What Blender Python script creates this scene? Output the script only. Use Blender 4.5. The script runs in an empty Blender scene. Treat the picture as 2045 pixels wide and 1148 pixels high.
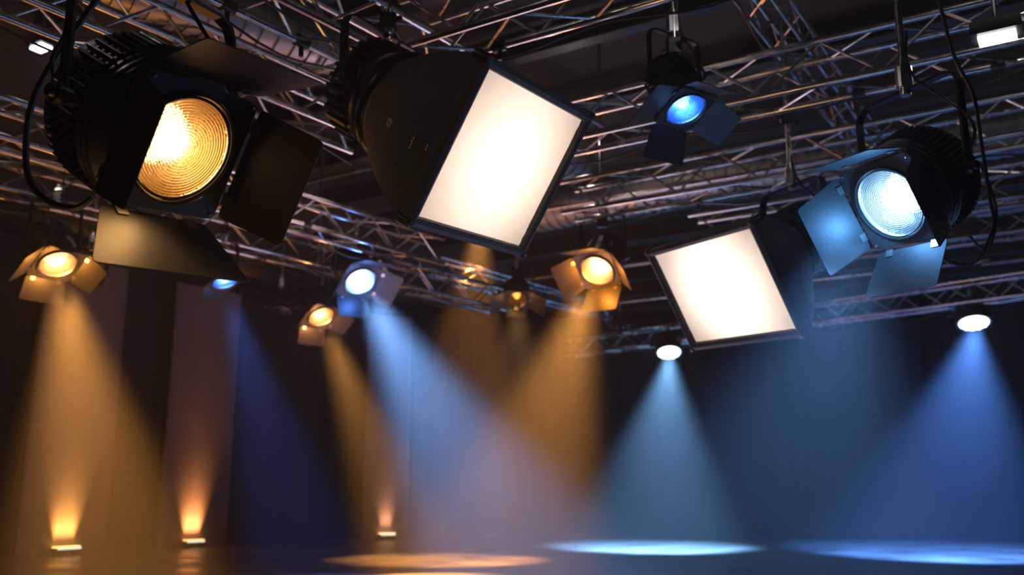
import bpy, math, random
from mathutils.bvhtree import BVHTree
from mathutils import Vector as V, Matrix as M
random.seed(7)
S = bpy.context.scene
COL = S.collection
PI = math.pi

# ------------------------------------------------------------------ camera
PITCH = math.radians(12.2)
CAMLOC = V((0, 0, 1.0))
cd = bpy.data.cameras.new('camera')
cam = bpy.data.objects.new('camera', cd); COL.objects.link(cam)
cam.location = CAMLOC
cam.rotation_euler = (PI/2 + PITCH, 0, 0)
cd.sensor_width = 36; cd.lens = 36*1900/2045
cd.clip_start = .05; cd.clip_end = 200
cd.dof.use_dof = True; cd.dof.focus_distance = 3.6; cd.dof.aperture_fstop = 2.1
S.camera = cam
# ------------------------------------------------------------------ view, sampling behaviour
S.view_settings.view_transform = 'Standard'; S.view_settings.look = 'None'
S.view_settings.gamma = 1; S.view_settings.use_curve_mapping = False
S.view_settings.exposure = 0.0
S.cycles.caustics_reflective = False; S.cycles.caustics_refractive = False
S.cycles.volume_bounces = 0; S.cycles.max_bounces = 8; S.cycles.diffuse_bounces = 3
S.cycles.glossy_bounces = 3; S.cycles.transmission_bounces = 8
S.cycles.sample_clamp_indirect = 4.0
S.cycles.use_denoising = True
# ------------------------------------------------------------------ world: black, filled with stage haze
HAZE = 0.012
W = bpy.data.worlds.new('studio_air'); S.world = W; W.use_nodes = True
wn = W.node_tree.nodes; wl = W.node_tree.links; wn.clear()
wo = wn.new('ShaderNodeOutputWorld'); bg = wn.new('ShaderNodeBackground')
bg.inputs[0].default_value = (0, 0, 0, 1); bg.inputs[1].default_value = 0
wl.new(bg.outputs[0], wo.inputs['Surface'])
vs = wn.new('ShaderNodeVolumeScatter')
vs.inputs['Color'].default_value = (1, 1, 1, 1); vs.inputs['Density'].default_value = HAZE
vs.inputs['Anisotropy'].default_value = .15
wl.new(vs.outputs[0], wo.inputs['Volume'])

FWD = V((0, math.cos(PITCH), math.sin(PITCH))); UPV = V((0, -math.sin(PITCH), math.cos(PITCH))); RT = V((1, 0, 0))
def at(x, y, d):
    """a point of the room seen at photo pixel (x, y), d metres deep"""
    return CAMLOC + d*(FWD + RT*((x-1022.5)/1900) + UPV*((574-y)/1900))
def on_floor(x, y):
    r = FWD + RT*((x-1022.5)/1900) + UPV*((574-y)/1900)
    return CAMLOC + r*(-1.0/r.z)

def lamp(name, kind, loc, energy, color, target=None, size=.1, angle=40, blend=.6, parent=None):
    d = bpy.data.lights.new(name, kind); d.energy = energy; d.color = color
    if kind == 'AREA': d.shape = 'DISK'; d.size = size
    else: d.shadow_soft_size = size
    if kind == 'SPOT': d.spot_size = math.radians(angle); d.spot_blend = blend
    o = bpy.data.objects.new(name, d); COL.objects.link(o)
    if target is not None: o.rotation_euler = (V(target)-V(loc)).to_track_quat('-Z', 'Y').to_euler()
    if parent is not None: o.parent = parent; loc = V(loc)-parent.location
    o.location = loc
    return o

# fill lamps without fixtures, added to brighten the rig and its tubes
FILL = .18
lamp('rig_fill', 'POINT', (-2.4, 2.6, 4.4), 50*FILL, (1, .86, .70), size=.05)
lamp('rig_fill', 'POINT', (1.6, 3.0, 4.5), 60*FILL, (1, .95, .88), size=.05)
lamp('rig_fill', 'POINT', (-4.9, 6.0, 4.2), 40*FILL, (1, .83, .65), size=.05)
lamp('rig_fill', 'POINT', (5.6, 6.5, 4.4), 60*FILL, (1, .93, .84), size=.05)
lamp('rig_fill', 'POINT', (0.6, 8.9, 4.4), 35*FILL, (1, .88, .74), size=.05)
lamp('low_fill', 'AREA', (-1.5, 3.0, .3), 60*FILL, (1, .50, .18), target=(0, 6, 3.6), size=.6)  # added low fill pair, puts orange and blue on the tube undersides
lamp('low_fill', 'AREA', (3.5, 4.5, .3), 30*FILL, (.22, .38, 1), target=(1.5, 7, 3.6), size=.6)

# ------------------------------------------------------------------ materials
def mat(name, base=(.5,.5,.5), rough=.5, metal=0., noise=None, bump=None, spec=.5, emit=None, estr=0, sheen=0):
    m = bpy.data.materials.new(name); m.use_nodes = True
    n = m.node_tree.nodes; l = m.node_tree.links; b = n['Principled BSDF']
    b.inputs['Base Color'].default_value = (*base, 1); b.inputs['Roughness'].default_value = rough
    b.inputs['Metallic'].default_value = metal; b.inputs['Specular IOR Level'].default_value = spec
    if sheen: b.inputs['Sheen Weight'].default_value = sheen
    if emit: b.inputs['Emission Color'].default_value = (*emit, 1); b.inputs['Emission Strength'].default_value = estr
    tc = n.new('ShaderNodeTexCoord')
    if noise:      # (scale, low colour, high colour, rough low, rough high, stretch)
        sc, c0, c1, r0, r1 = noise[:5]; st = noise[5] if len(noise) > 5 else (1, 1, 1)
        mp = n.new('ShaderNodeMapping'); mp.inputs['Scale'].default_value = st; l.new(tc.outputs['Object'], mp.inputs[0])
        t = n.new('ShaderNodeTexNoise'); t.inputs['Scale'].default_value = sc; t.inputs['Detail'].default_value = 6
        l.new(mp.outputs[0], t.inputs['Vector'])
        cr = n.new('ShaderNodeValToRGB'); cr.color_ramp.elements[0].color = (*c0, 1); cr.color_ramp.elements[1].color = (*c1, 1)
        cr.color_ramp.elements[0].position = .32; cr.color_ramp.elements[1].position = .68
        l.new(t.outputs['Fac'], cr.inputs[0]); l.new(cr.outputs[0], b.inputs['Base Color'])
        mr = n.new('ShaderNodeMapRange'); mr.inputs['From Min'].default_value = .3; mr.inputs['From Max'].default_value = .7
        mr.inputs['To Min'].default_value = r0; mr.inputs['To Max'].default_value = r1
        l.new(t.outputs['Fac'], mr.inputs[0]); l.new(mr.outputs[0], b.inputs['Roughness'])
    if bump:       # (scale, strength, distance)
        t2 = n.new('ShaderNodeTexNoise'); t2.inputs['Scale'].default_value = bump[0]; t2.inputs['Detail'].default_value = 4
        l.new(tc.outputs['Object'], t2.inputs['Vector'])
        bp = n.new('ShaderNodeBump'); bp.inputs['Strength'].default_value = bump[1]; bp.inputs['Distance'].default_value = bump[2]
        l.new(t2.outputs['Fac'], bp.inputs['Height']); l.new(bp.outputs[0], b.inputs['Normal'])
    return m
def emis(name, col, strength, sample=False):
    m = bpy.data.materials.new(name); m.use_nodes = True
    n = m.node_tree.nodes; l = m.node_tree.links; n.clear()
    e = n.new('ShaderNodeEmission'); e.inputs[0].default_value = (*col, 1); e.inputs[1].default_value = strength
    o = n.new('ShaderNodeOutputMaterial'); l.new(e.outputs[0], o.inputs[0])
    if not sample: m.cycles.emission_sampling = 'NONE'
    return m
def mirror(name, base, col, strength):
    m = mat(name, base, .3, 1., emit=col, estr=strength); m.cycles.emission_sampling = 'NONE'; return m
def glass(name, col, rough=.0, bump=0, scale=60):
    m = bpy.data.materials.new(name); m.use_nodes = True
    n = m.node_tree.nodes; l = m.node_tree.links; n.clear()
    g = n.new('ShaderNodeBsdfGlass'); g.inputs['Color'].default_value = (*col, 1); g.inputs['Roughness'].default_value = rough
    g.inputs['IOR'].default_value = 1.48
    if bump:
        tc = n.new('ShaderNodeTexCoord'); t = n.new('ShaderNodeTexVoronoi'); t.inputs['Scale'].default_value = scale
        l.new(tc.outputs['Object'], t.inputs['Vector'])
        bp = n.new('ShaderNodeBump'); bp.inputs['Strength'].default_value = bump; bp.inputs['Distance'].default_value = .002
        l.new(t.outputs['Distance'], bp.inputs['Height']); l.new(bp.outputs[0], g.inputs['Normal'])
    o = n.new('ShaderNodeOutputMaterial'); l.new(g.outputs[0], o.inputs[0])
    return m
def translucent(name, col):
    m = bpy.data.materials.new(name); m.use_nodes = True
    n = m.node_tree.nodes; l = m.node_tree.links; n.clear()
    t = n.new('ShaderNodeBsdfTranslucent'); t.inputs[0].default_value = (*col, 1)
    d = n.new('ShaderNodeBsdfDiffuse'); d.inputs[0].default_value = (*col, 1)
    mx = n.new('ShaderNodeMixShader'); mx.inputs[0].default_value = .15
    l.new(t.outputs[0], mx.inputs[1]); l.new(d.outputs[0], mx.inputs[2])
    o = n.new('ShaderNodeOutputMaterial'); l.new(mx.outputs[0], o.inputs[0])
    return m
BLACK = mat('black_enamel', (.014,.014,.015), .34, noise=(14, (.009,.009,.010), (.03,.028,.027), .22, .5), bump=(60, .15, .002))
YOKEM = mat('black_yoke_steel', (.012,.012,.013), .33, .3, bump=(40, .08, .001))
FLAP = mat('black_barn_door_sheet', (.036,.036,.036), .5, .35, noise=(260, (.024,.024,.024), (.044,.044,.044), .42, .58), bump=(500, .2, .0008))
HINGE = mat('worn_steel', (.35,.33,.31), .35, .9)
ALU = mat('polished_aluminium', (.85,.85,.87), .2, 1., noise=(9, (.75,.75,.78), (.92,.92,.93), .14, .3))
ALUD = mat('brushed_aluminium', (.5,.49,.48), .32, 1., noise=(12, (.38,.37,.36), (.6,.59,.58), .22, .42))
RUBBER = mat('cable_rubber', (.012,.012,.013), .42)
FABRIC = mat('black_softbox_nylon', (.022,.020,.019), .62, bump=(9, .5, .02), sheen=.15)
SILVER = mat('silver_lining', (.75,.75,.75), .5, .2)
DIFF = translucent('white_diffusion_cloth', (.95,.90,.86))
TAGF = mat('worn_white_print', (.12,.115,.11), .7)
TAGM = mat('white_print', (.75,.73,.7), .6)
RIMG = mat('lamp_rim_metal', (.10,.095,.09), .22, .9)
BLACKHOLE = mat('black_steel_dull', (.014,.013,.013), .6, bump=(30, .2, .003))
DRAPE = mat('black_stage_drape', (.02,.019,.02), .85, noise=(3, (.016,.015,.016), (.026,.024,.025), .8, .95, (1, 1, .12)), bump=(22, .2, .01), sheen=.1)
PANEL = mat('mauve_scenic_panel', (.30,.22,.20), .7, noise=(2.2, (.26,.185,.165), (.34,.25,.225), .6, .85, (1, 1, .35)))
CEILM = mat('dark_ceiling', (.03,.026,.024), .8, noise=(1.4, (.016,.014,.013), (.05,.043,.037), .65, .95), bump=(4, .5, .05))
DECKM = mat('dark_steel_joist', (.05,.045,.042), .5, .5, noise=(3, (.035,.03,.028), (.08,.07,.062), .4, .7))
DUCTM = mat('galvanised_duct', (.3,.29,.28), .4, .8, noise=(4, (.2,.19,.18), (.36,.34,.32), .3, .55))
WALLM = mat('dark_wall', (.03,.028,.028), .9, noise=(1, (.02,.019,.019), (.04,.037,.036), .85, .95))
RUST = mat('rust_brown_vent', (.33,.17,.09), .6, noise=(5, (.25,.12,.06), (.40,.22,.12), .5, .7))
FLOORM = mat('worn_dark_floor', (.12,.115,.11), .4, noise=(1.1, (.16,.15,.145), (.30,.285,.275), .24, .5), bump=(7, .25, .01))
WHITE_E = emis('white_tube_glow', (1, .97, .92), 6, True)

# ------------------------------------------------------------------ mesh builder
class MB:
    def __init__(s): s.v = []; s.f = []; s.sm = []
    def add(s, vs, fs, mtx=None, smooth=False):
        k = len(s.v)
        s.v += [(mtx @ V(p)) if mtx else V(p) for p in vs]
        s.f += [tuple(i+k for i in f) for f in fs]; s.sm += [smooth]*len(fs)
        return s
    def box(s, sx, sy, sz, mtx=None, c=(0,0,0), bev=0):
        x, y, z = sx/2, sy/2, sz/2; b = min(bev, x*.9, y*.9)
        if b <= 0: ring = [(-x,-y),(x,-y),(x,y),(-x,y)]
        else: ring = [(-x+b,-y),(x-b,-y),(x,-y+b),(x,y-b),(x-b,y),(-x+b,y),(-x,y-b),(-x,-y+b)]
        n = len(ring)
        vs = [(c[0]+a, c[1]+d, c[2]-z) for a, d in ring]+[(c[0]+a, c[1]+d, c[2]+z) for a, d in ring]
        fs = [tuple(range(n))[::-1], tuple(range(n, 2*n))]+[(i, (i+1)%n, n+(i+1)%n, n+i) for i in range(n)]
        return s.add(vs, fs, mtx)
    def lathe(s, prof, n=40, mtx=None, smooth=True, caps=(False, False)):
        vs = []; fs = []
        for r, z in prof:
            vs += [(r*math.cos(2*PI*i/n), r*math.sin(2*PI*i/n), z) for i in range(n)]
        for j in range(len(prof)-1):
            fs += [(j*n+i, j*n+(i+1)%n, (j+1)*n+(i+1)%n, (j+1)*n+i) for i in range(n)]
        s.add(vs, fs, mtx, smooth)
        k = len(s.v)-len(vs)
        if caps[0]: s.f.append(tuple(k+i for i in range(n))[::-1]); s.sm.append(False)
        if caps[1]: s.f.append(tuple(k+(len(prof)-1)*n+i for i in range(n))); s.sm.append(False)
        return s
    def tube(s, pts, r, n=8, cap=True, sec=None, up=None):
        """sweep a circle (or a w x t rectangle, sec) along points"""
        pts = [V(p) for p in pts]; vs = []; fs = []
        if up is None:
            d0 = (pts[1]-pts[0]).normalized(); up = V((0,0,1)) if abs(d0.z) < .9 else V((1,0,0))
        up = V(up); m = 4 if sec else n; prev = up
        for i, p in enumerate(pts):
            a = (p-pts[i-1]).normalized() if i else None
            b = (pts[i+1]-p).normalized() if i < len(pts)-1 else None
            t = ((a or b)+(b or a)); t = t.normalized() if t.length > 1e-6 else (a or b)
            k = 1.0
            if a and b: k = 1/max(.5, math.cos(a.angle(b)/2))
            u = prev - t*prev.dot(t)
            if u.length < 1e-4: u = t.orthogonal()
            u.normalize(); w = t.cross(u)
            if not sec: prev = u
            if sec:
                for q, h in ((1,1),(-1,1),(-1,-1),(1,-1)): vs.append(p+u*(q*sec[0]/2)+w*(h*sec[1]/2*k))
            else:
                for j in range(n):
                    c = 2*PI*j/n; vs.append(p+u*(r*math.cos(c))+w*(r*math.sin(c)))
        for i in range(len(pts)-1):
            fs += [(i*m+j, i*m+(j+1)%m, (i+1)*m+(j+1)%m, (i+1)*m+j) for j in range(m)]
        if cap: fs += [tuple(range(m))[::-1], tuple((len(pts)-1)*m+j for j in range(m))]
        return s.add(vs, fs, None, not sec)
    def prism(s, poly, th, mtx=None):
        n = len(poly)
        vs = [(a, b, -th/2) for a, b in poly]+[(a, b, th/2) for a, b in poly]
        return s.add(vs, [tuple(range(n))[::-1], tuple(range(n, 2*n))]+[(i, (i+1)%n, n+(i+1)%n, n+i) for i in range(n)], mtx)
    def build(s, name, m, parent=None):
        me = bpy.data.meshes.new(name); me.from_pydata([tuple(p) for p in s.v], [], s.f)
        me.polygons.foreach_set('use_smooth', s.sm); me.materials.append(m); me.update()
        if any(s.sm):
            try: me.set_sharp_from_angle(angle=math.radians(38))
            except Exception: pass
        o = bpy.data.objects.new(name, me); COL.objects.link(o)
        if parent is not None: o.parent = parent
        return o
def tag(o, label, cat, group=None, kind=None):
    o['label'] = label; o['category'] = cat
    if group: o['group'] = group
    if kind: o['kind'] = kind
    return o
def thing(name, loc, label, cat, group=None):
    o = bpy.data.objects.new(name, None); COL.objects.link(o); o.location = loc; o.empty_display_size = .1
    return tag(o, label, cat, group)
def struct(o): o['kind'] = 'structure'; return o
def smooth_path(pts, k=6):
    pts = [V(p) for p in pts]; out = []
    for i in range(len(pts)-1):
        p0 = pts[max(i-1, 0)]; p1 = pts[i]; p2 = pts[i+1]; p3 = pts[min(i+2, len(pts)-1)]
        for j in range(k):
            t = j/k
            out.append(.5*((2*p1)+(p2-p0)*t+(2*p0-5*p1+4*p2-p3)*t*t+(3*p1-p0-3*p2+p3)*t**3))
    return out+[pts[-1]]
def rounded(poly, r):
    out = []; n = len(poly)
    for i in range(n):
        p = V(poly[i]).to_2d(); a = (V(poly[i-1]).to_2d()-p); b = (V(poly[(i+1)%n]).to_2d()-p)
        q = min(r, a.length*.45, b.length*.45)
        pa, pb = p+a.normalized()*q, p+b.normalized()*q
        for t in (0, .33, .67, 1): out.append(((1-t)**2)*pa+2*t*(1-t)*p+t*t*pb)
    return [tuple(x) for x in out]

# ------------------------------------------------------------------ the room
CEIL_Z = 5.1
b = MB(); b.box(34, 40, .2, c=(2, 12, -.1)); struct(b.build('floor', FLOORM))
b = MB(); b.box(34, 40, .2, c=(2, 12, CEIL_Z+.42)); struct(b.build('ceiling', CEILM))
b = MB(); b.box(34, .2, CEIL_Z+.4, c=(2, 25.5, CEIL_Z/2+.1)); struct(b.build('wall_back', WALLM))
b = MB(); b.box(.2, 34, CEIL_Z+.4, c=(-11.5, 9, CEIL_Z/2+.1)); struct(b.build('wall_left', WALLM))
b = MB(); b.box(.2, 34, CEIL_Z+.4, c=(16, 9, CEIL_Z/2+.1)); struct(b.build('wall_right', WALLM))

# the curved line the backdrop follows on the floor
LINE = smooth_path([(-10.6,11.0,0), (-9.3,13.2,0), (-7.95,15.60,0), (-6.05,18.9,0), (-2.95,21.75,0), (0.2,22.75,0), (3.3,22.95,0), (7.2,22.1,0), (10.7,20.7,0), (14.6,18.6,0)], 24)
LEN = [0]
for i in range(1, len(LINE)): LEN.append(LEN[-1]+(LINE[i]-LINE[i-1]).length)
def on_line(s):
    s = max(0, min(s, LEN[-1]-1e-4)); i = 0
    while LEN[i+1] < s: i += 1
    t = (s-LEN[i])/(LEN[i+1]-LEN[i]); p = LINE[i].lerp(LINE[i+1], t); d = (LINE[i+1]-LINE[i]).normalized()
    return p, d, V((d.y, -d.x, 0))          # the last points into the room
def s_near(q):
    q = V((q[0], q[1], 0)); return min(((LINE[i]-q).to_2d().length, LEN[i]) for i in range(len(LINE)))[1]
sA0, sA1 = s_near((-7.88,15.5)), s_near((-6.97,16.9)); sB0, sB1 = s_near((-6.31,17.95)), s_near((-5.47,19.1)); sC0, sC1 = s_near((-3.12,21.3)), s_near((-2.25,21.8))
def drape(s0, s1, label):
    m = MB(); ns = int((s1-s0)/.035); nz = 8; vs = []; fs = []
    ph = random.random()*6
    for i in range(ns+1):
        s = s0+(s1-s0)*i/ns; p, d, n = on_line(s)
        for j in range(nz+1):
            z = .02+(CEIL_Z+.1)*j/nz
            am = .034*(1.15-.5*j/nz); w = math.sin(s*2*PI/.33+ph+.8*math.sin(s*1.7))+.4*math.sin(s*2*PI/.19+1+.15*j)
            q = p+n*(am*w-.12); vs.append((q.x, q.y, z))
    for i in range(ns):
        for j in range(nz): a = i*(nz+1)+j; fs.append((a, a+nz+1, a+nz+2, a+1))
    m.add(vs, fs, None, True)
    o = m.build('stage_curtain', DRAPE); so = o.modifiers.new('cloth', 'SOLIDIFY'); so.thickness = .012
    return tag(o, label, 'curtain', 'black drapes around the stage')
drape(.1, sA0+.12, 'black pleated drape left of the leftmost uplit panel')
drape(sA0+.16, sB1+.1, 'dark pleated drape behind the two orange uplit panels')
drape(sB1+.14, sC1+.1, 'black pleated drape between the mauve panel and the faint third panel')
sm = s_near((4.2, 22.9))
drape(sC1+.14, sm, 'dark pleated drape behind the pale cyan beam')
drape(sm+.04, LEN[-1]-.1, 'black pleated drape behind the blue beam at right')

def scenic(s0, s1, label, top):
    p0, _, n0 = on_line(s0); p1, _, n1 = on_line(s1); c = (p0+p1)/2+(n0+n1).normalized()*.16; d = (p1-p0); L = d.length; d.normalize()
    n = V((d.y, -d.x, 0)); mt = M(((d.x, n.x, 0), (d.y, n.y, 0), (0, 0, 1))).to_4x4()
    t = thing('scenic_panel', c, label, 'panel', 'tall flat panels standing before the drapes')
    MB().box(L, .07, top, mt, c=(0, 0, top/2), bev=.01).build('board', PANEL, t)
    f = MB()
    for x in (-L*.3, L*.3): f.box(.06, .30, .04, mt, c=(x, -.19, .02))
    f.build('foot', BLACKHOLE, t)
    return c, d, n
PA = scenic(sA0, sA1, 'mauve brown flat panel at far left lit amber by a floor light', 5.0)
PB = scenic(sB0, sB1, 'mauve flat panel right of it with a bright orange uplight glow', 5.0)
PC = scenic(sC0, sC1, 'faint mauve panel deepest on the stage with a dim uplight', 5.0)
def uplight(P, px, label, energy, col, on=True, w=.52):
    c, d, n = P; q = c+n*.135; q = V((q.x, q.y, 0))+d*px
    mt = M(((d.x, -n.x, 0), (d.y, -n.y, 0), (0, 0, 1))).to_4x4()      # local -y faces the room
    t = thing('floor_uplight', q, label, 'uplight', 'floor uplights at the panel feet')
    MB().box(w, .13, .10, mt, c=(0, 0, .085), bev=.015).build('housing', BLACK, t)
    for x in (-w*.36, w*.36):
        MB().box(.05, .15, .035, mt, c=(x, 0, .0175)).build('foot', BLACKHOLE, t)
    MB().box(w*.9, .10, .012, mt, c=(0, .01, .141)).build('lens_strip', emis('uplight_strip', col, 5) if on else BLACK, t)
    MB().box(w*.86, .006, .022, mt, c=(0, -.067, .115)).build('front_strip', emis('uplight_front', (1, .93, .84), 1.6 if on else .05), t)
    if energy:
        for e in ((-.30, -.15, 0, .15, .30) if energy > 100 else (-.2, 0, .2)):
            o = q-n*.03+d*(e*w)+V((0,0,.16)); lamp('uplight_beam', 'SPOT', o, energy*1.1, col, target=o-n*.40+d*(e*.6)+V((0,0,3.0)), size=.05, angle=36, blend=1, parent=t)
    return t
uplight(PA, -.02, 'black floor uplight at the foot of the leftmost panel', 150, (1, .50, .12))
uplight(PB, -.06, 'black floor uplight at the foot of the bright orange panel', 190, (1, .42, .13), w=.44)
uplight(PC, 0, 'small dim floor uplight before the faint third panel', 60, (1, .52, .28), w=.4)

# ------------------------------------------------------------------ ceiling joists, ducts, pipes
PD = V((math.cos(math.radians(-31.7)), math.sin(math.radians(-31.7)), 0)); QD = V((-PD.y, PD.x, 0))
def grid(n, s, z=0): return QD*n+PD*s+V((0,0,z))
for k in range(13):
    n = 3.2+k*1.35
    m = MB(); a, c = grid(n, -9.5 if n > 8 else -8, CEIL_Z+.12), grid(n, 8, CEIL_Z+.12)
    m.tube([a, c], 0, sec=(.30, .02), up=(0,0,1)); m.tube([a-V((0,0,.15)), c-V((0,0,.15))], 0, sec=(.02, .14), up=(0,0,1))
    struct(m.build('trim_%d' % (k+1), DECKM))
# ------------------------------------------------------------------ trusses
TW = .29
def truss(a, c, label, w=TW, h=TW, r=.024, side=-1, pitch=.36, group='aluminium box trusses of the lighting rig', sleeves=(), cables=1):
    """a, c: the ends of the lower chord farther from the camera; side -1 puts the other lower chord nearer"""
    a = V(a); c = V(c); d = (c-a); L = d.length; d.normalize(); n = V((d.y, -d.x, 0))*1.0
    if n.dot(-a) < 0: n = -n
    t = thing('lighting_truss', a, label, 'truss', group)
    ch = [V((0,0,0)), n*w, V((0,0,h)), n*w+V((0,0,h))]
    for o in ch: MB().tube([o, o+d*L], r, 12).build('chord', ALU, t)
    def lace(p, q, ph):
        m = MB(); k = int(L/pitch)
        pts = [(p if (i+ph)%2 else q)+d*(L*(i+.15)/(k+.3)) for i in range(k+1)]
        for i in range(k): m.tube([pts[i], pts[i+1]], r*.42, 6)
        m.build('lacing', ALUD, t)
    lace(ch[0], ch[1], 0); lace(ch[0], ch[2], 1); lace(ch[1], ch[3], 0); lace(ch[2], ch[3], 1)
    for u in sleeves:
        m = MB(); p = ch[u[1]]+d*u[0]; m.tube([p-d*.04, p+d*.04], r*1.5, 12); m.tube([p, p-V((0,0,.09))], r*.6, 8)
        m.build('pipe_clamp', BLACK, t)
    for q in range(cables):
        pts = []; k = max(4, int(L/.55)); o = ch[1] if q % 2 else ch[0]
        for i in range(k+1):
            pts.append(o+d*(L*i/k)+V((0,0,-.03-(.05+.06*random.random() if i % 2 else 0)))+n*(random.uniform(-.02,.02)))
        MB().tube(smooth_path(pts, 4), .008, 6).build('cable', RUBBER, t)
    return t
RZ = 3.5
N1 = 4.24
truss(grid(N1, -3.2, RZ), grid(N1, 1.5, RZ), 'near box truss of shiny tubes running above the large left softbox', sleeves=((.5,0),(1.4,1),(2.9,0),(3.1,1)))
truss((-2.4, 3.38, RZ), (-.52, 5.86, RZ), 'box truss running away from the large warm spotlight to the near crossing truss', sleeves=((1.5,0),(1.2,1),(2.0,0)), cables=2)
truss(grid(6.02, -3.5, RZ), grid(6.02, 3.5, RZ), 'box truss whose bright tubes pass behind the right blue-white spotlight', sleeves=((3.2,0),(4.9,0),(2.4,0),(4.2,1)))
truss(grid(7.62, -4.0, RZ), grid(7.62, 4.0, RZ), 'box truss passing above the right softbox', sleeves=((1.2,0),(2.2,0),(3.4,1)))
truss(grid(9.25, -3.4, RZ), grid(9.25, 4.5, RZ), 'box truss right of the blue-white spotlight, third row back', sleeves=((5,0),(4.2,1)))
truss(grid(10.5, -3.2, RZ), grid(10.5, 4.5, RZ), 'box truss right of the blue-white spotlight, fourth row back', sleeves=((5.6,0),))
truss((1.2, 17.7, RZ), (8.9, 10.1, RZ), 'farthest truss at right carrying the blue and cyan cans', sleeves=((2.2,0),(7.0,0),(8.1,1)))
truss((-5.4, 6.57, RZ), (-.3, 13.22, RZ), 'long truss at back left carrying the small warm and blue spotlights', sleeves=((2.0,0),(4.4,0),(5.2,1),(6.6,0)), cables=2)
truss((-4.75, 5.45, RZ), (-1.0, 10.5, RZ), 'box truss behind the large warm spotlight, level with its lower half', sleeves=((3.6,0),(4.3,1)), cables=2)
truss((-3.6, 3.5, RZ), (-1.2, 6.75, RZ), 'box truss at top left behind the large warm spotlight', sleeves=((1.0,0),))
truss((.9, 4.9, 4.25), (3.6, 9.2, 4.25), 'high truss rising behind the dark blue spotlight', w=.22, h=.22, r=.018, pitch=.28)
truss((-1.2, 13.4, 4.1), (1.9, 17.4, 4.1), 'thin truss at the back between the dim amber spotlight and the cyan can', w=.22, h=.22, r=.018)
for i, (n, s0, s1, z, lb) in enumerate(((8.6,-5.5,-1.2,4.0,'grey pipe above the orange spotlight'), (11.8,-7.2,-2.0,4.1,'grey pipe above the dim amber spotlight'), (13.2,-7.0,-1.0,3.9,'grey pipe behind the orange spotlight'), (5.2,-6.6,-3.6,4.3,'grey pipe over the small left spotlight'), (7.0,-7.2,-3.9,4.2,'grey pipe between the left trusses'), (4.9,0.2,3.2,4.5,'long conduit under the ceiling at top right'), (12.0,-1,4.5,3.6,'grey pipe above the blue can at right'))):
    tag(MB().tube([grid(n,s0,z), grid(n,s1,z)], .024, 10).build('steel_pipe', ALUD), lb, 'pipe', 'bare pipes of the rig')

# ducts and boxes under the ceiling
def duct(pts, r, label, rib=.12):
    pts = smooth_path(pts, 10); m = MB(); vs = []; out = []
    acc = 0; prof = []
    for i in range(len(pts)-1):
        k = max(1, int((pts[i+1]-pts[i]).length/(rib/2)))
        for j in range(k): out.append(pts[i].lerp(pts[i+1], j/k))
    for i in range(len(out)-1):
        m.tube([out[i], out[i+1]], r*(1.0 if i % 2 else .94), 18, cap=False)
    return tag(m.build('air_duct', DUCTM), label, 'duct')
duct([grid(3.6,-5.6,4.55), grid(6,-4.9,4.6), grid(9,-4.7,4.6)], .26, 'dim ribbed air duct under the ceiling at left behind the large spotlight')
duct([grid(10.0,-6.8,4.5), grid(10.2,-3.0,4.6), grid(10.6,3.5,4.6)], .3, 'dark ribbed air duct crossing behind the orange spotlight')
t = thing('ceiling_vent', grid(5.25,-.1,4.62), 'rust brown slatted vent box under the ceiling at top right', 'vent')
R = M((PD, QD, V((0,0,1)))).transposed().to_4x4()
MB().box(.72, .5, .28, R, c=(0,0,.17), bev=.02).build('casing', RUST, t)
m = MB()
for x in (-.24, -.02, .2): m.box(.025, .52, .02, R, c=(x, 0, .02))
for y in (-.12, .1): m.box(.74, .025, .02, R, c=(0, y, .02))
m.build('grille', BLACKHOLE, t)
MB().box(.9, .7, .06, R, c=(0,0,.33)).build('hanger_plate', DECKM, t)
t = thing('duct_box', grid(6.3,-.2,4.78), 'dark wide duct box crossing under the ceiling at upper right', 'duct')
MB().box(3.6, .7, .24, R, bev=.02).build('casing', DECKM, t)
m = MB()
for x in (-1.4,-.8,-.2,.4,1.0,1.6): m.box(.03, .74, .27, R, c=(x,0,0))
m.build('flange', BLACKHOLE, t)
# lit ceiling panels
def panel_light(c, label, w=.62, d=.20, e=18):
    t = thing('ceiling_light', c, label, 'ceiling light', 'lit white work lights')
    MB().box(w+.06, d+.06, .07, R, c=(0,0,.045)).build('frame', BLACK, t)
    MB().box(w, d, .02, R, c=(0,0,0)).build('diffuser', WHITE_E, t)
    MB().tube([(0,0,.08), (0,0,CEIL_Z+.3-c.z)], .012, 8).build('stem', ALUD, t)
panel_light(at(1992, 76, 4.75), 'bright white light panel between the tubes at top right', .17, .10)
panel_light(at(82, 96, 8.0), 'small white light panel left of the large warm spotlight', .16, .1)

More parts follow.
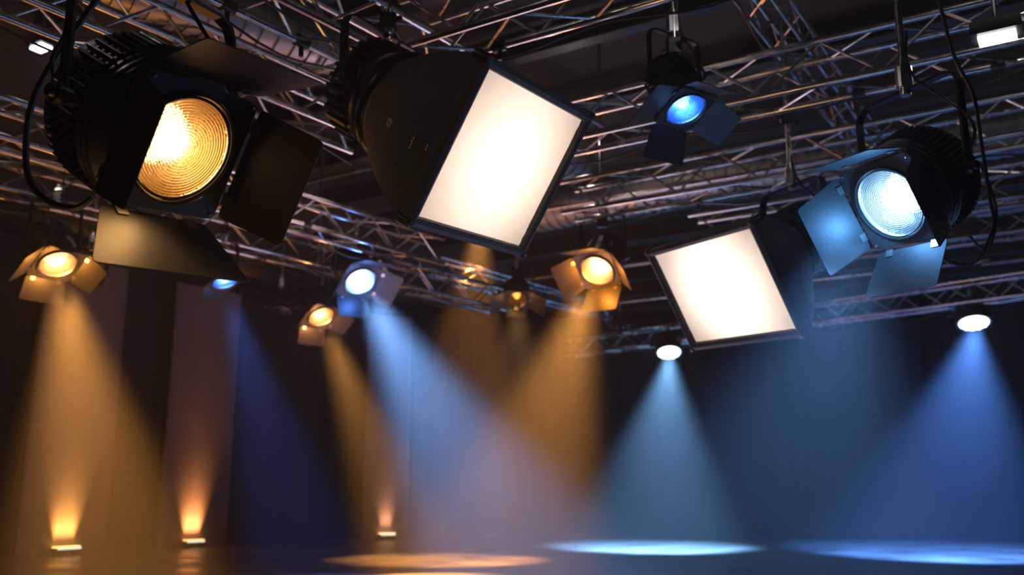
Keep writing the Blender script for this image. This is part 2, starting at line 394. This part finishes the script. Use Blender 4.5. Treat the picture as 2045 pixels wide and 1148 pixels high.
# ------------------------------------------------------------------ spotlights
def frame(z, roll=0):
    z = V(z).normalized(); x = V((0,0,1)).cross(z).normalized(); y = z.cross(x)
    m = M((x, y, z)).transposed()
    return m @ M.Rotation(roll, 3, 'Z')
def view_axis(px, py, dx, dy, tilt):
    v = (at(px, py, 1)-CAMLOC).normalized(); r = v.cross(V((0,0,1))).normalized(); u = r.cross(v)
    h = math.hypot(dx, dy); T = math.radians(tilt)
    return -v*math.cos(T)+(r*(dx/h)-u*(dy/h))*math.sin(T)
SIDES = {'top': 0, 'left': PI/2, 'bottom': PI, 'right': -PI/2}
def hang(t, R4, br, zp, yh, top_z, armw=.045, pole=True, bend=.06, knob=.03, lean=0):
    """U yoke, tilt knobs, hook clamp and drop pole; R4 fixture rotation, br body radius, zp pivot on the axis"""
    X = (R4 @ V((1,0,0))); X.z = 0; X.normalize(); c = R4 @ V((0,0,zp)); UZ = V((0,0,1)); D = X.cross(UZ)
    half = br+.045; b_ = bend
    pts = [c-X*half-UZ*.03, c-X*half+UZ*(yh-b_), c-X*(half-.3*b_)+UZ*(yh-.3*b_), c-X*(half-b_)+UZ*yh, c+X*(half-b_)+UZ*yh, c+X*(half-.3*b_)+UZ*(yh-.3*b_), c+X*half+UZ*(yh-b_), c+X*half-UZ*.03]
    MB().tube(pts, 0, sec=(armw, .012), up=D).build('yoke', YOKEM, t)
    for sg in (-1, 1):
        p = c+X*(sg*half); m = MB(); q = M.Translation(p) @ frame(X*sg).to_4x4()
        m.lathe([(.001,.045),(knob*.62,.045),(knob*.7,.04),(knob*.7,.028),(knob,.026),(knob*1.05,.006),(knob*.8,-.05)], 18, q)
        m.build('tilt_knob', BLACK, t)
    tp = c+UZ*yh
    if pole:
        z1 = top_z-t.location.z
        m = MB(); m.tube([tp-UZ*.01, V((tp.x, tp.y, z1))], .017, 10); m.build('drop_pole', ALUD, t)
        m = MB(); m.box(.07, .05, .10, M.Translation(tp+UZ*.06) @ frame(D).to_4x4() if False else M.Translation(tp+UZ*.07), bev=.01)
        m.tube([tp-UZ*.02, tp+UZ*.16], .026, 12); m.build('coupler', ALU, t)
        m = MB(); zz = min(z1, RZ-t.location.z)
        p = V((tp.x, tp.y, zz)); m.box(.09, .06, .09, M.Translation(p), bev=.012); m.tube([p+D*.09, p-D*.09], .014, 8)
        m.build('hook_clamp', BLACK, t)
    return c, X, tp
def cable(t, pts, r=.009):
    return MB().tube(smooth_path(pts, 8), r, 7).build('power_cable', RUBBER, t)

def fresnel(px, loc, R3, s, label, flaps, top_z, col, bulb, glow, spill=0, br=1.2, blen=1.9, yh=None, rings=15, name='fresnel_spotlight', beam=None, g=None, lensr=.86, zp=-.9, pole=True, seg=64, cab=True, bulb_r=.36, hot=(-.2,-.3), spillcol=None, spillz=.16):
    """loc: centre of the barn door frame; R3: its axes (x right, y up, z out along the beam); s: half its width"""
    t = thing(name, loc, label, 'spotlight', 'barn door spotlights')
    R4 = R3.to_4x4(); g = .02 if g is None else g
    LR = s*lensr; t['lens_radius'] = LR
    # frame plate with a round hole
    n = 64; vs = []; fs = []; th = .012
    for k in range(n):
        a = 2*PI*k/n; c, sn = math.cos(a), math.sin(a); q = s/max(abs(c), abs(sn)); q = min(q, s*1.36)
        for r, z in ((LR, th/2), (q/1, th/2), (q/1, -th/2), (LR, -th/2)): vs.append((r*c, r*sn, z))
    for k in range(n):
        a, c = 4*k, 4*((k+1) % n); fs += [(a+j, c+j, c+(j+1) % 4, a+(j+1) % 4)[::-1] for j in range(4)]
    pl = MB().add(vs, fs, R4).build('barn_door_frame', FLAP, t)
    m = MB()
    for x in (-1, 1):
        for y in (-1, 1): m.lathe([(.03*s,.006),(.03*s,.012),(.001,.014)], 10, R4 @ M.Translation((x*s*.9, y*s*.9, 0)))
    m.build('screw', HINGE, pl)
    # barn doors
    for side, fl in flaps.items():
        phi, L, xa, xb = fl[:4]; gap = fl[4] if len(fl) > 4 else g
        A = R3 @ M.Rotation(SIDES[side], 3, 'Z') @ M.Rotation(phi, 3, 'X')
        T = M.Translation(R3 @ (M.Rotation(SIDES[side], 3, 'Z') @ V((0, s+gap, 0)))) @ A.to_4x4()
        poly = rounded([(-.93*s, .0), (.93*s, .0), (xb, L), (xa, L)], .09*s)
        d = MB().prism(poly, .0035, T).build('barn_door', FLAP, t)
        for hx in (-.62*s, .62*s):
            h = MB(); h.tube([T @ V((hx-.11*s, -.25*g, 0)), T @ V((hx+.11*s, -.25*g, 0))], .033*s, 8)
            h.box(.19*s, .17*s, .008, T, c=(hx, .06*s, .003)); h.build('hinge', HINGE if s > .17 else BLACK, d)
    # lamp housing: front collar, ribbed barrel, rear cap
    B = br*s; Lb = blen*s; prof = [(LR*1.0, -.012), (LR*1.06, -.012), (LR*1.06, -.10*s), (LR*1.16, -.12*s), (LR*1.16, -.30*s), (B*.93, -.36*s)]
    z = -.42*s; k = 0
    while z > -Lb*.80:
        prof += [(B*.96, z), (B*1.0, z-.02*s), (B*1.0, z-.07*s), (B*.955, z-.09*s)]; z -= .17*s; k += 1
    prof += [(B*.98, -Lb*.82), (B*.97, -Lb*.9), (B*.86, -Lb*.97), (B*.5, -Lb*1.02), (.001, -Lb*1.03)]
    MB().lathe(prof, 56, R4).build('housing', BLACK, t)
    m = MB(); nt = 54
    for k in range(nt):
        q = R4 @ M.Rotation(2*PI*k/nt, 4, 'Z'); m.box(B*.10, B*.05, Lb*.36, q, c=(B*1.0, 0, -Lb*.62), bev=B*.015)
    m.build('cooling_fins', BLACK, t)
    # front rims
    m = MB(); m.lathe([(LR*.90, .004), (LR*.90, .03*s), (LR*.93, .055*s), (LR*.955, .03*s), (LR*.955, .004)], 72, R4)
    m.lathe([(LR*.97, .004), (LR*.975, .09*s), (LR*1.0, .10*s), (LR*1.02, .09*s), (LR*1.02, .004)], 72, R4)
    m.build('lens_rim', RIMG, t)
    # Fresnel lens: flat back, stepped rings in front
    R0 = LR*.92; prof = [(.0005, -.05*s), (R0, -.05*s), (R0, -.01*s)]
    ring = []
    for k in range(rings):
        r1 = R0*(1-k/rings); r0 = R0*(1-(k+1)/rings); slope = .12+.55*(r1/R0)
        h = (r1-r0)*slope; w_ = r1-r0
        ring += [(r1-.0002, -.01*s), (r1-.12*w_, -.01*s+h*.55), (r1-.35*w_, -.01*s+h*.9), (r1-.62*w_, -.01*s+h*1.0), (r1-.86*w_, -.01*s+h*.8), (max(r0, .0005), -.01*s+h*.35)]
    MB().lathe(prof+ring, seg, R4, smooth=False).build('lens', glass('fresnel_glass', tuple(1-.4*(1-c_) for c_ in col), .06, .3, 14/s*1.4), t)
    # glowing bulb and mirror inside the housing
    MB().lathe([(.001, bulb_r*s), (bulb_r*s*.6, bulb_r*s*.8), (bulb_r*s, 0), (bulb_r*s*.6, -bulb_r*s*.8), (.001, -bulb_r*s)], 24, R4 @ M.Translation((0,0,-.55*s))).build('bulb', bulb, t)
    MB().lathe([(LR*.99, -.06*s), (LR*.98, -.4*s), (LR*.8, -.8*s), (LR*.4, -1.0*s), (.001, -1.05*s)], 40, R4).build('reflector', glow, t)
    if yh is None: yh = B*1.7
    c, X, tp = hang(t, R4, B, zp*s, yh, top_z, armw=.2*s, pole=pole, bend=.3*s, knob=.15*s)
    if cab:
        bk = R4 @ V((0, 0, -Lb)); D = X.cross(V((0,0,1)))
        cable(t, [bk, bk+(R4 @ V((0,0,-.25*s)))-V((0,0,.3*s)), bk+X*.5*s-V((0,0,.2*s)), c+X*(B+.09)+V((0,0,yh*.4)), tp+X*.05+V((0,0,.06)), tp+V((.03,0,.3))], .035*s if s > .15 else .008)
    z = R3 @ V((0,0,1))
    if spill:
        lamp('lens_glow', 'SPOT' if name == 'fresnel_spotlight' and s == .2 and spillz < .2 else 'POINT', V(loc)+z*spillz*s+R3 @ V((hot[0]*LR, hot[1]*LR, 0)), spill, spillcol or col, target=V(loc)+z+R3 @ V((hot[0]*1.1, hot[1]*1.1, 0)), size=LR*.5 if spillz < .2 else .022, angle=150, blend=.5, parent=t)
    return t, z
WARMB = emis('warm_filament', (1, .78, .46), 9); WARMG = mirror('warm_mirror', (.6,.38,.22), (1, .44, .13), .3)
WARMG1 = mirror('golden_mirror', (.34,.23,.10), (1, .43, .08), .16); ICEG1 = mirror('pale_mirror', (.34,.44,.55), (.45, .72, 1), .14)
BLUEB = emis('blue_white_filament', (.6, .85, 1), 32); BLUEG = mirror('blue_mirror', (.08,.25,.7), (.04, .25, 1), .40)
ICEB = emis('ice_white_filament', (.80, .92, 1), 9); ICEG = mirror('ice_mirror', (.6,.75,.95), (.50, .75, 1), .32)
WARM = (1, .56, .20); AMBER = (1, .50, .13); BLUE = (.22, .42, 1); ICE = (.55, .78, 1)

# 1 large warm spotlight, front left
R1 = M(((.5288,.4199,.7376), (.8448,-.3437,-.41), (.0814,.84,-.5365)))
f1, z1 = fresnel(0, V((-.9802, 2.6763, 2.0018)), R1, .2, 'large warm spotlight with four open barn doors, front left', {'top': (1.056,.261,-.228,.204), 'right': (1.23,.239,-.182,.175), 'bottom': (1.188,.241,-.242,.304), 'left': (1.42,.20,-.165,.15)}, 3.5, (1,.72,.40), WARMB, WARMG1, bulb_r=.42, spill=7.5, hot=(-.5,-.6), spillcol=(1,.52,.17), br=1.22, blen=2.0, yh=.47, rings=18, seg=96, pole=True)
# 4 blue white spotlight, right
R4_ = M(((.4456,-.47,-.7619), (-.8941,-.2759,-.3527), (-.0445,.8384,-.5432)))
f4, z4 = fresnel(0, V((1.692, 4.0682, 2.2672)), R4_, .2, 'large blue-white spotlight with open barn doors at right', {'top': (1.15,.16,-.30,.14), 'right': (1.22,.215,-.143,.188), 'bottom': (.768,.21,-.149,.25), 'left': (1.30,.2525,-.199,.146)}, 3.55, (.78,.90,1), emis('cool_filament', (.72,.88,1), 6), ICEG1, bulb_r=.46, spill=12, spillz=.35, hot=(-.35,-.3), spillcol=(.12,.42,1), br=1.2, blen=1.8, yh=.46, rings=18, seg=96)
def small(px, py, d, dx, dy, tilt, s, label, flaps, top_z, col, bulb, glow, spill, **k):
    return fresnel(0, at(px, py, d), frame(view_axis(px, py, dx, dy, tilt)), s, label, flaps, top_z, col, bulb, glow, spill=spill, seg=48, rings=10, g=.01, **{**dict(bulb_r=.52), **k})
f3, z3 = small(1369, 218, 5.3, .4, .9, 50, .135, 'black spotlight with a vivid blue lens at top centre right', {'left': (.30,.192,-.17,.14), 'right': (.403,.192,-.087,.13), 'bottom': (.66,.195,-.16,.14), 'top': (.739,.142,-.16,.122)}, 5.43, (.45,.68,1), BLUEB, BLUEG, .4, spillcol=(.15,.4,1), bulb_r=.36, br=1.05, blen=2.6, yh=.33, zp=-1.2)
f6, z6 = small(1193, 540, 8.8, -.5, .85, 40, .19, 'orange lit spotlight with open barn doors between the two softboxes', {'left': (.679,.225,-.21,.175), 'right': (.878,.26,-.09,.142), 'bottom': (1.15,.243,-.15,.22), 'top': (.879,.22,-.21,.136)}, 5.43, (1,.70,.38), WARMB, WARMG, 20, spillz=.7, hot=(-.1,-.35), spillcol=(1,.30,.03), br=1.0, blen=2.2, yh=.42)
f7, z7 = small(719, 562, 10.4, .5, .85, 42, .208, 'bright blue-white spotlight hanging below the large left softbox', {'right': (.30,.25,-.17,.24), 'bottom': (1.05,.236,-.19,.19), 'top': (.805,.24,-.15,.24), 'left': (.973,.12,-.2,.15)}, 3.6, (.55,.72,1), ICEB, ICEG, 13, spillz=.7, hot=(.2,-.35), spillcol=(.08,.25,1), br=.95, blen=2.3, yh=.45)
f8, z8 = small(641, 632, 11.0, .45, .9, 52, .185, 'small warm spotlight just below left of the blue-white one', {'right': (.5,.2,-.12,.15), 'bottom': (.75,.2,-.2,.17), 'top': (1.0,.16,-.15,.15), 'left': (.8,.18,-.17,.13)}, 5.43, (1,.72,.45), WARMB, WARMG, 11, spillz=.7, hot=(.1,-.35), spillcol=(1,.36,.10), br=.95, blen=2.2, yh=.4)
f9, z9 = small(115, 527, 8.0, .35, .93, 49, .185, 'small warm spotlight at far left below the large one', {'right': (.75,.2,-.13,.15), 'bottom': (.75,.2,-.2,.19), 'top': (1.0,.16,-.15,.15), 'left': (.7,.22,-.17,.13)}, 3.55, (1,.72,.42), WARMB, WARMG, 14, spillz=.7, hot=(.1,-.35), spillcol=(1,.36,.06), br=.95, blen=2.2, yh=.42)
f10, z10 = small(1033, 598, 13.0, .1, 1, 40, .16, 'dim amber spotlight at the back below the left softbox corner', {'right': (.7,.26,-.14,.16), 'bottom': (.9,.12,-.14,.14), 'top': (1.0,.14,-.15,.15), 'left': (.7,.26,-.14,.16)}, 4.05, (1,.62,.2), emis('dim_amber_bulb', (1,.55,.12), 5), emis('dim_amber_glow', (1,.45,.1), .12), 1.6, bulb_r=.3, spillz=.7, spillcol=(1,.45,.12), br=1.1, blen=2.0, yh=.4)
f13, z13 = small(449, 563, 9.1, .3, 1, 62, .14, 'blue spotlight mostly hidden by the lower barn door of the large warm one', {'bottom': (1.0,.1,-.13,.13), 'top': (1.0,.1,-.13,.13)}, 5.43, (.35,.55,1), BLUEB, BLUEG, 1.0, spillcol=(.15,.4,1), br=1.0, blen=2.0, yh=.3)

# ------------------------------------------------------------------ softboxes
def softbox(loc, R3, hx, hy, depth, label, power, col, top_z, ringr, yh, zp, printed=False):
    t = thing('softbox', loc, label, 'softbox', 'softboxes')
    R4 = R3.to_4x4(); lip = .06
    # shell: rectangular mouth blending to a round throat, bulging a little
    n = 64; K = 9; vs = []; fs = []
    for j in range(K+1):
        u = j/K
        for k in range(n):
            sd, f = divmod(k, n//4); f = -1+2*f/(n//4)
            ex, ey = ((hx, f*hy), (-f*hx, hy), (-hx, -f*hy), (f*hx, -hy))[sd]
            a = PI/2*(sd+f/2); c, sn = math.cos(a), math.sin(a)
            e = u**1.05; bul = 1+.13*math.sin(PI*u)*(1-.45*abs(f)**3)
            vs.append(((ex*(1-e)+ringr*c*e)*bul, (ey*(1-e)+ringr*sn*e)*bul, -depth*u))
    for j in range(K): fs += [(j*n+k, (j+1)*n+k, (j+1)*n+(k+1) % n, j*n+(k+1) % n) for k in range(n)]
    sh = MB().add(vs, fs, R4, True).build('fabric_shell', FABRIC, t)
    so = sh.modifiers.new('cloth', 'SOLIDIFY'); so.thickness = .006; so.offset = 1
    # padded rim round the mouth
    w = .045
    m = MB()
    cor = [(-hx, hy), (hx, hy), (hx, -hy), (-hx, -hy)]
    vs = []; fs = []
    pr = [(0, -.05), (.012, .0), (.010, .035), (-.012, .045), (-.032, .035), (-.036, .01)]
    for (x, y) in cor:
        sx, sy = (1 if x > 0 else -1), (1 if y > 0 else -1)
        for o, z in pr: vs.append((x+sx*o, y+sy*o, z))
    k = len(pr)
    for i in range(4):
        j = (i+1) % 4; fs += [(i*k+a, i*k+a+1, j*k+a+1, j*k+a)[::-1] for a in range(k-1)]
    rim = MB().add(vs, fs, R4).build('rim', FABRIC, t)
    so = rim.modifiers.new('cloth', 'SOLIDIFY'); so.thickness = .004
    for (x, y) in cor:
        MB().lathe([(.001,.055),(.018,.05),(.024,.03),(.024,-.04),(.001,-.05)], 12, R4 @ M.Translation((x, y, .0))).build('corner_cap', BLACK, t)
    # diffusion cloth, drawn in towards its corners
    N = 28; vs = []; fs = []
    for j in range(N+1):
        for i in range(N+1):
            a, c = -1+2*i/N, -1+2*j/N
            z = .012+.012*(1-a*a)*(1-c*c)
            for sx in (-1, 1):
                for sy in (-1, 1):
                    d = math.hypot(a-sx, c-sy); ang = math.atan2(c-sy, a-sx); z += .005*math.exp(-(d/.35)**2)*math.sin(ang*14)
            vs.append((a*(hx-.022), c*(hy-.022), z))
    for j in range(N): fs += [(j*(N+1)+i, j*(N+1)+i+1, (j+1)*(N+1)+i+1, (j+1)*(N+1)+i) for i in range(N)]
    MB().add(vs, fs, R4, True).build('diffusion_cloth', DIFF, t)
    # lamp head behind
    q = R4 @ M.Translation((0,0,-depth))
    B = ringr
    prof = [(B*1.06, .03), (B*1.06, -.03), (B*.98, -.04), (B*.98, -.10), (B*1.02, -.11), (B*1.02, -.16), (B*.96, -.17), (B*.96, -.22), (B*1.02, -.23), (B*1.0, -.30), (B*.8, -.36), (.001, -.38)]
    MB().lathe(prof, 48, q).build('lamp_head', BLACK, t)
    m = MB()
    for k in range(30): m.box(B*.09, B*.08, .16, q @ M.Rotation(2*PI*k/30, 4, 'Z'), c=(B*1.03, 0, -.22))
    m.build('cooling_fins', BLACK, t)
    MB().lathe([(B*1.10, .03), (B*1.14, .015), (B*1.14, -.015), (B*1.10, -.03)], 48, q).build('speed_ring', YOKEM, t)
    c, X, tp = hang(t, R4, B*1.08, -depth-.14, yh, top_z, armw=.05, bend=.06, knob=.035)
    bk = R4 @ V((0,0,-depth-.37))
    cable(t, [bk, bk+(R4 @ V((0,0,-.08)))-V((0,0,.15)), bk+X*.12-V((0,0,.25)), c+X*(B+.12)+V((0,0,yh*.3)), tp+X*.08, tp+V((0,0,.25))], .009)
    if printed:      # small worn white print on the cloth side
        tree = BVHTree.FromPolygons([tuple(v.co) for v in sh.data.vertices], [tuple(p.vertices) for p in sh.data.polygons])
        for kind, px, py, w_ in printed:
            d_ = (at(px, py, 1)-CAMLOC).normalized(); hit, nrm, _, _ = tree.ray_cast(CAMLOC-V(loc), d_)
            if hit is None: continue
            if nrm.dot(d_) > 0: nrm = -nrm
            ex = R3 @ V((0,1,0)); ex = (ex-nrm*ex.dot(nrm)).normalized(); ey = nrm.cross(ex)
            T = M.Translation(hit+nrm*.008) @ M((ex, ey, nrm)).transposed().to_4x4(); m = MB()
            if kind == 'mark':
                for x, y, a, b2 in ((0,w_/2,w_,.004),(0,-w_/2,w_,.004),(w_/2,0,.004,w_),(-w_/2,0,.004,w_),(.004,0,.004,w_*.5),(-.008,.004,.004,w_*.4),(.012,-.003,.004,w_*.4)): m.box(a, b2, .0008, T, c=(x,y,0))
            else:
                x = -w_/2; rr = random.Random(px)
                while x < w_/2:
                    q = rr.uniform(.003, .007); m.box(q, rr.uniform(.004, .010), .0008, T, c=(x, rr.uniform(-.002,.002), 0)); x += q+.003
            o = m.build('printed_mark', TAGM if kind != 'faint' else TAGF, sh); o['label'] = 'small white print'
    lp = V(loc)+R3 @ V((0,0,-depth*.62))
    lamp('softbox_bulb', 'POINT', lp, power, col, size=.09, parent=t)
    return t
cable(f1, [at(x, y, 3.15)-f1.location for x, y in ((214,-30),(150,60),(96,140),(62,215),(52,300),(60,362),(96,402),(150,415),(185,395))], .011)
cable(f1, [at(x, y, 3.05)-f1.location for x, y in ((160,-20),(128,70),(104,120),(112,180),(100,215))], .007)
cable(f4, [at(x, y, 4.5)-f4.location for x, y in ((1870,-20),(1905,110),(1944,190),(1962,300),(1978,400),(1984,450),(1950,520),(1890,520),(1868,470))], .009)
cable(f4, [at(x, y, 4.6)-f4.location for x, y in ((1960,330),(1990,420),(1972,500),(1935,470))], .007)
RS1 = M(((.546,.4457,.7094), (.8359,-.3471,-.4253), (.0567,.8252,-.5621)))
softbox(V((-.0483,4.3696,2.5574)), RS1, .471, .401, .74, 'large black softbox with a glowing white face, centre left', 25, (1,.80,.66), 3.55, .265, .36, 0, printed=(('mark',780,246,.034),('line',824,286,.05),('faint',836,262,.06),('line',855,294,.03)))
RS2 = M(((.433,-.4357,-.7891), (-.8995,-.2652,-.3472), (-.058,.8602,-.5067)))
softbox(V((1.3327,5.8658,2.262)), RS2, .535, .364, .55, 'smaller black softbox with a glowing white face, centre right', 25, (1,.82,.70), 4.2, .23, .40, 0)

# ------------------------------------------------------------------ LED cans
def can(px, py, d, rad, axis, label, lens_col, estr, top_z, n=12):
    loc = at(px, py, d); R3 = frame(axis); R4 = R3.to_4x4()
    t = thing('par_can', loc, label, 'stage light', 'round cans on the far truss')
    B = rad*1.2
    MB().lathe([(rad*1.0, 0), (rad*1.15, .01), (B, -.02), (B, -.12), (B*.94, -.13), (B*.94, -.2), (B, -.21), (B*.9, -.3), (B*.5, -.34), (.001, -.35)], 32, R4).build('housing', BLACK, t)
    # scalloped lens plate of lens domes
    prof = [(rad, -.006), (rad*.98, .004), (.001, .012)]
    MB().lathe(prof, 32, R4).build('lens', emis('can_lens', lens_col, estr), t)
    m = MB()
    for k in range(12): m.lathe([(rad*.17,.0),(rad*.15,.012),(.001,.018)], 8, R4 @ M.Rotation(2*PI*k/12, 4, 'Z') @ M.Translation((rad*.82, 0, .004)))
    m.build('lens_domes', emis('can_lens_dome', lens_col, estr*1.1), t)
    hang(t, R4, B, -.14, .2, top_z, armw=.04, knob=.03)
    return t, loc
f11, l11 = can(1336, 704, 16.0, .19, (-.02,-.42,-.9), 'round can with a pale cyan face under the far truss, behind the right softbox', (.80,.97,1), 5, 3.55)
f12, l12 = can(1945, 645, 12.9, .19, (-.10,-.34,-.94), 'round can with a bright blue-white face at the far right edge', (.70,.84,1), 6, 3.55)

# ------------------------------------------------------------------ unlit fixtures that crowd the far trusses
def dark_can(px, py, d, s, axis, label, top_z=3.55):
    loc = at(px, py, d); R4 = frame(axis).to_4x4()
    t = thing('unlit_spotlight', loc, label, 'spotlight', 'unlit spotlights in the rig')
    MB().lathe([(s*.8,-.02), (s*.85,0), (s,-.01), (s,-.1*s), (s*.92,-.12*s), (s*.92,-.8*s), (s*.98,-.82*s), (s*.98,-1.4*s), (s*.7,-1.8*s), (.001,-1.85*s)], 28, R4).build('housing', BLACK, t)
    MB().lathe([(s*.82,-.03),(s*.5,-.01),(.001,0)], 24, R4).build('lens', GLASSD, t)
    hang(t, R4, s, -.7*s, s*1.9, top_z, armw=.035, knob=.025)
GLASSD = mat('dark_lens_glass', (.02,.022,.026), .08, spec=.8)
dark_can(640, 500, 12.2, .18, (-.2,-.5,-.8), 'unlit black spotlight in the shadow left of the bright blue-white one')
dark_can(185, 560, 9.0, .13, (.5,-.3,-.8), 'unlit black spotlight just right of the small far left warm one', 5.43)
dark_can(560, 625, 12.0, .13, (.1,-.4,-.9), 'unlit black spotlight left of the small warm one', 5.43)
dark_can(1600, 640, 14.0, .14, (-.2,-.4,-.9), 'unlit black spotlight at the lower right corner of the right softbox')
dark_can(1240, 655, 15.0, .13, (.1,-.4,-.9), 'unlit black spotlight right below the orange one')

# ------------------------------------------------------------------ beams through the haze (each belongs to its lamp, except the added spot at the end)
BE = 6.6
def beam(t, z, off, tgt, watts, col, angle, blend=.75, size=.06, side=(0,0,0)):
    o = V(t.location)+z*off+V(side)
    size = t['lens_radius']*.8 if 'lens_radius' in t else .12
    lamp('beam', 'SPOT', o, watts*BE, col, target=tgt, size=size, angle=angle, blend=blend, parent=t)
beam(f9, z9, .24, at(185, 1000, 8.0), 1250, (1,.40,.075), 48)
beam(f13, z13, .10, at(545, 900, 9.9), 420, (.08,.22,1), 30)
beam(f8, z8, .22, at(785, 1000, 11.2), 1000, (1,.42,.09), 32)
beam(f7, z7, .26, at(930, 950, 9.6), 2300, (.20,.44,1), 44)
beam(f6, z6, .26, at(1060, 950, 8.9), 1150, (1,.40,.08), 50)
beam(f4, z4, .30, at(1610, 900, 4.4), 300, (.16,.42,1), 66)
beam(f11, V((0,-.42,-.9)), .05, on_floor(1310, 1095), 2500, (.22,.52,1), 56)
beam(f12, V((-.1,-.34,-.94)), .05, on_floor(1890, 1106), 3000, (.10,.29,1), 52)
beam(f10, z10, .22, on_floor(1010, 1200), 90, (1,.52,.16), 40)
lamp('pool_spot', 'SPOT', at(960, 425, 14.2), 17000, (1,.40,.09), target=on_floor(880, 1119), size=.12, angle=38, blend=.8)  # added spot with no fixture, hidden behind the softbox, lights the amber floor pool
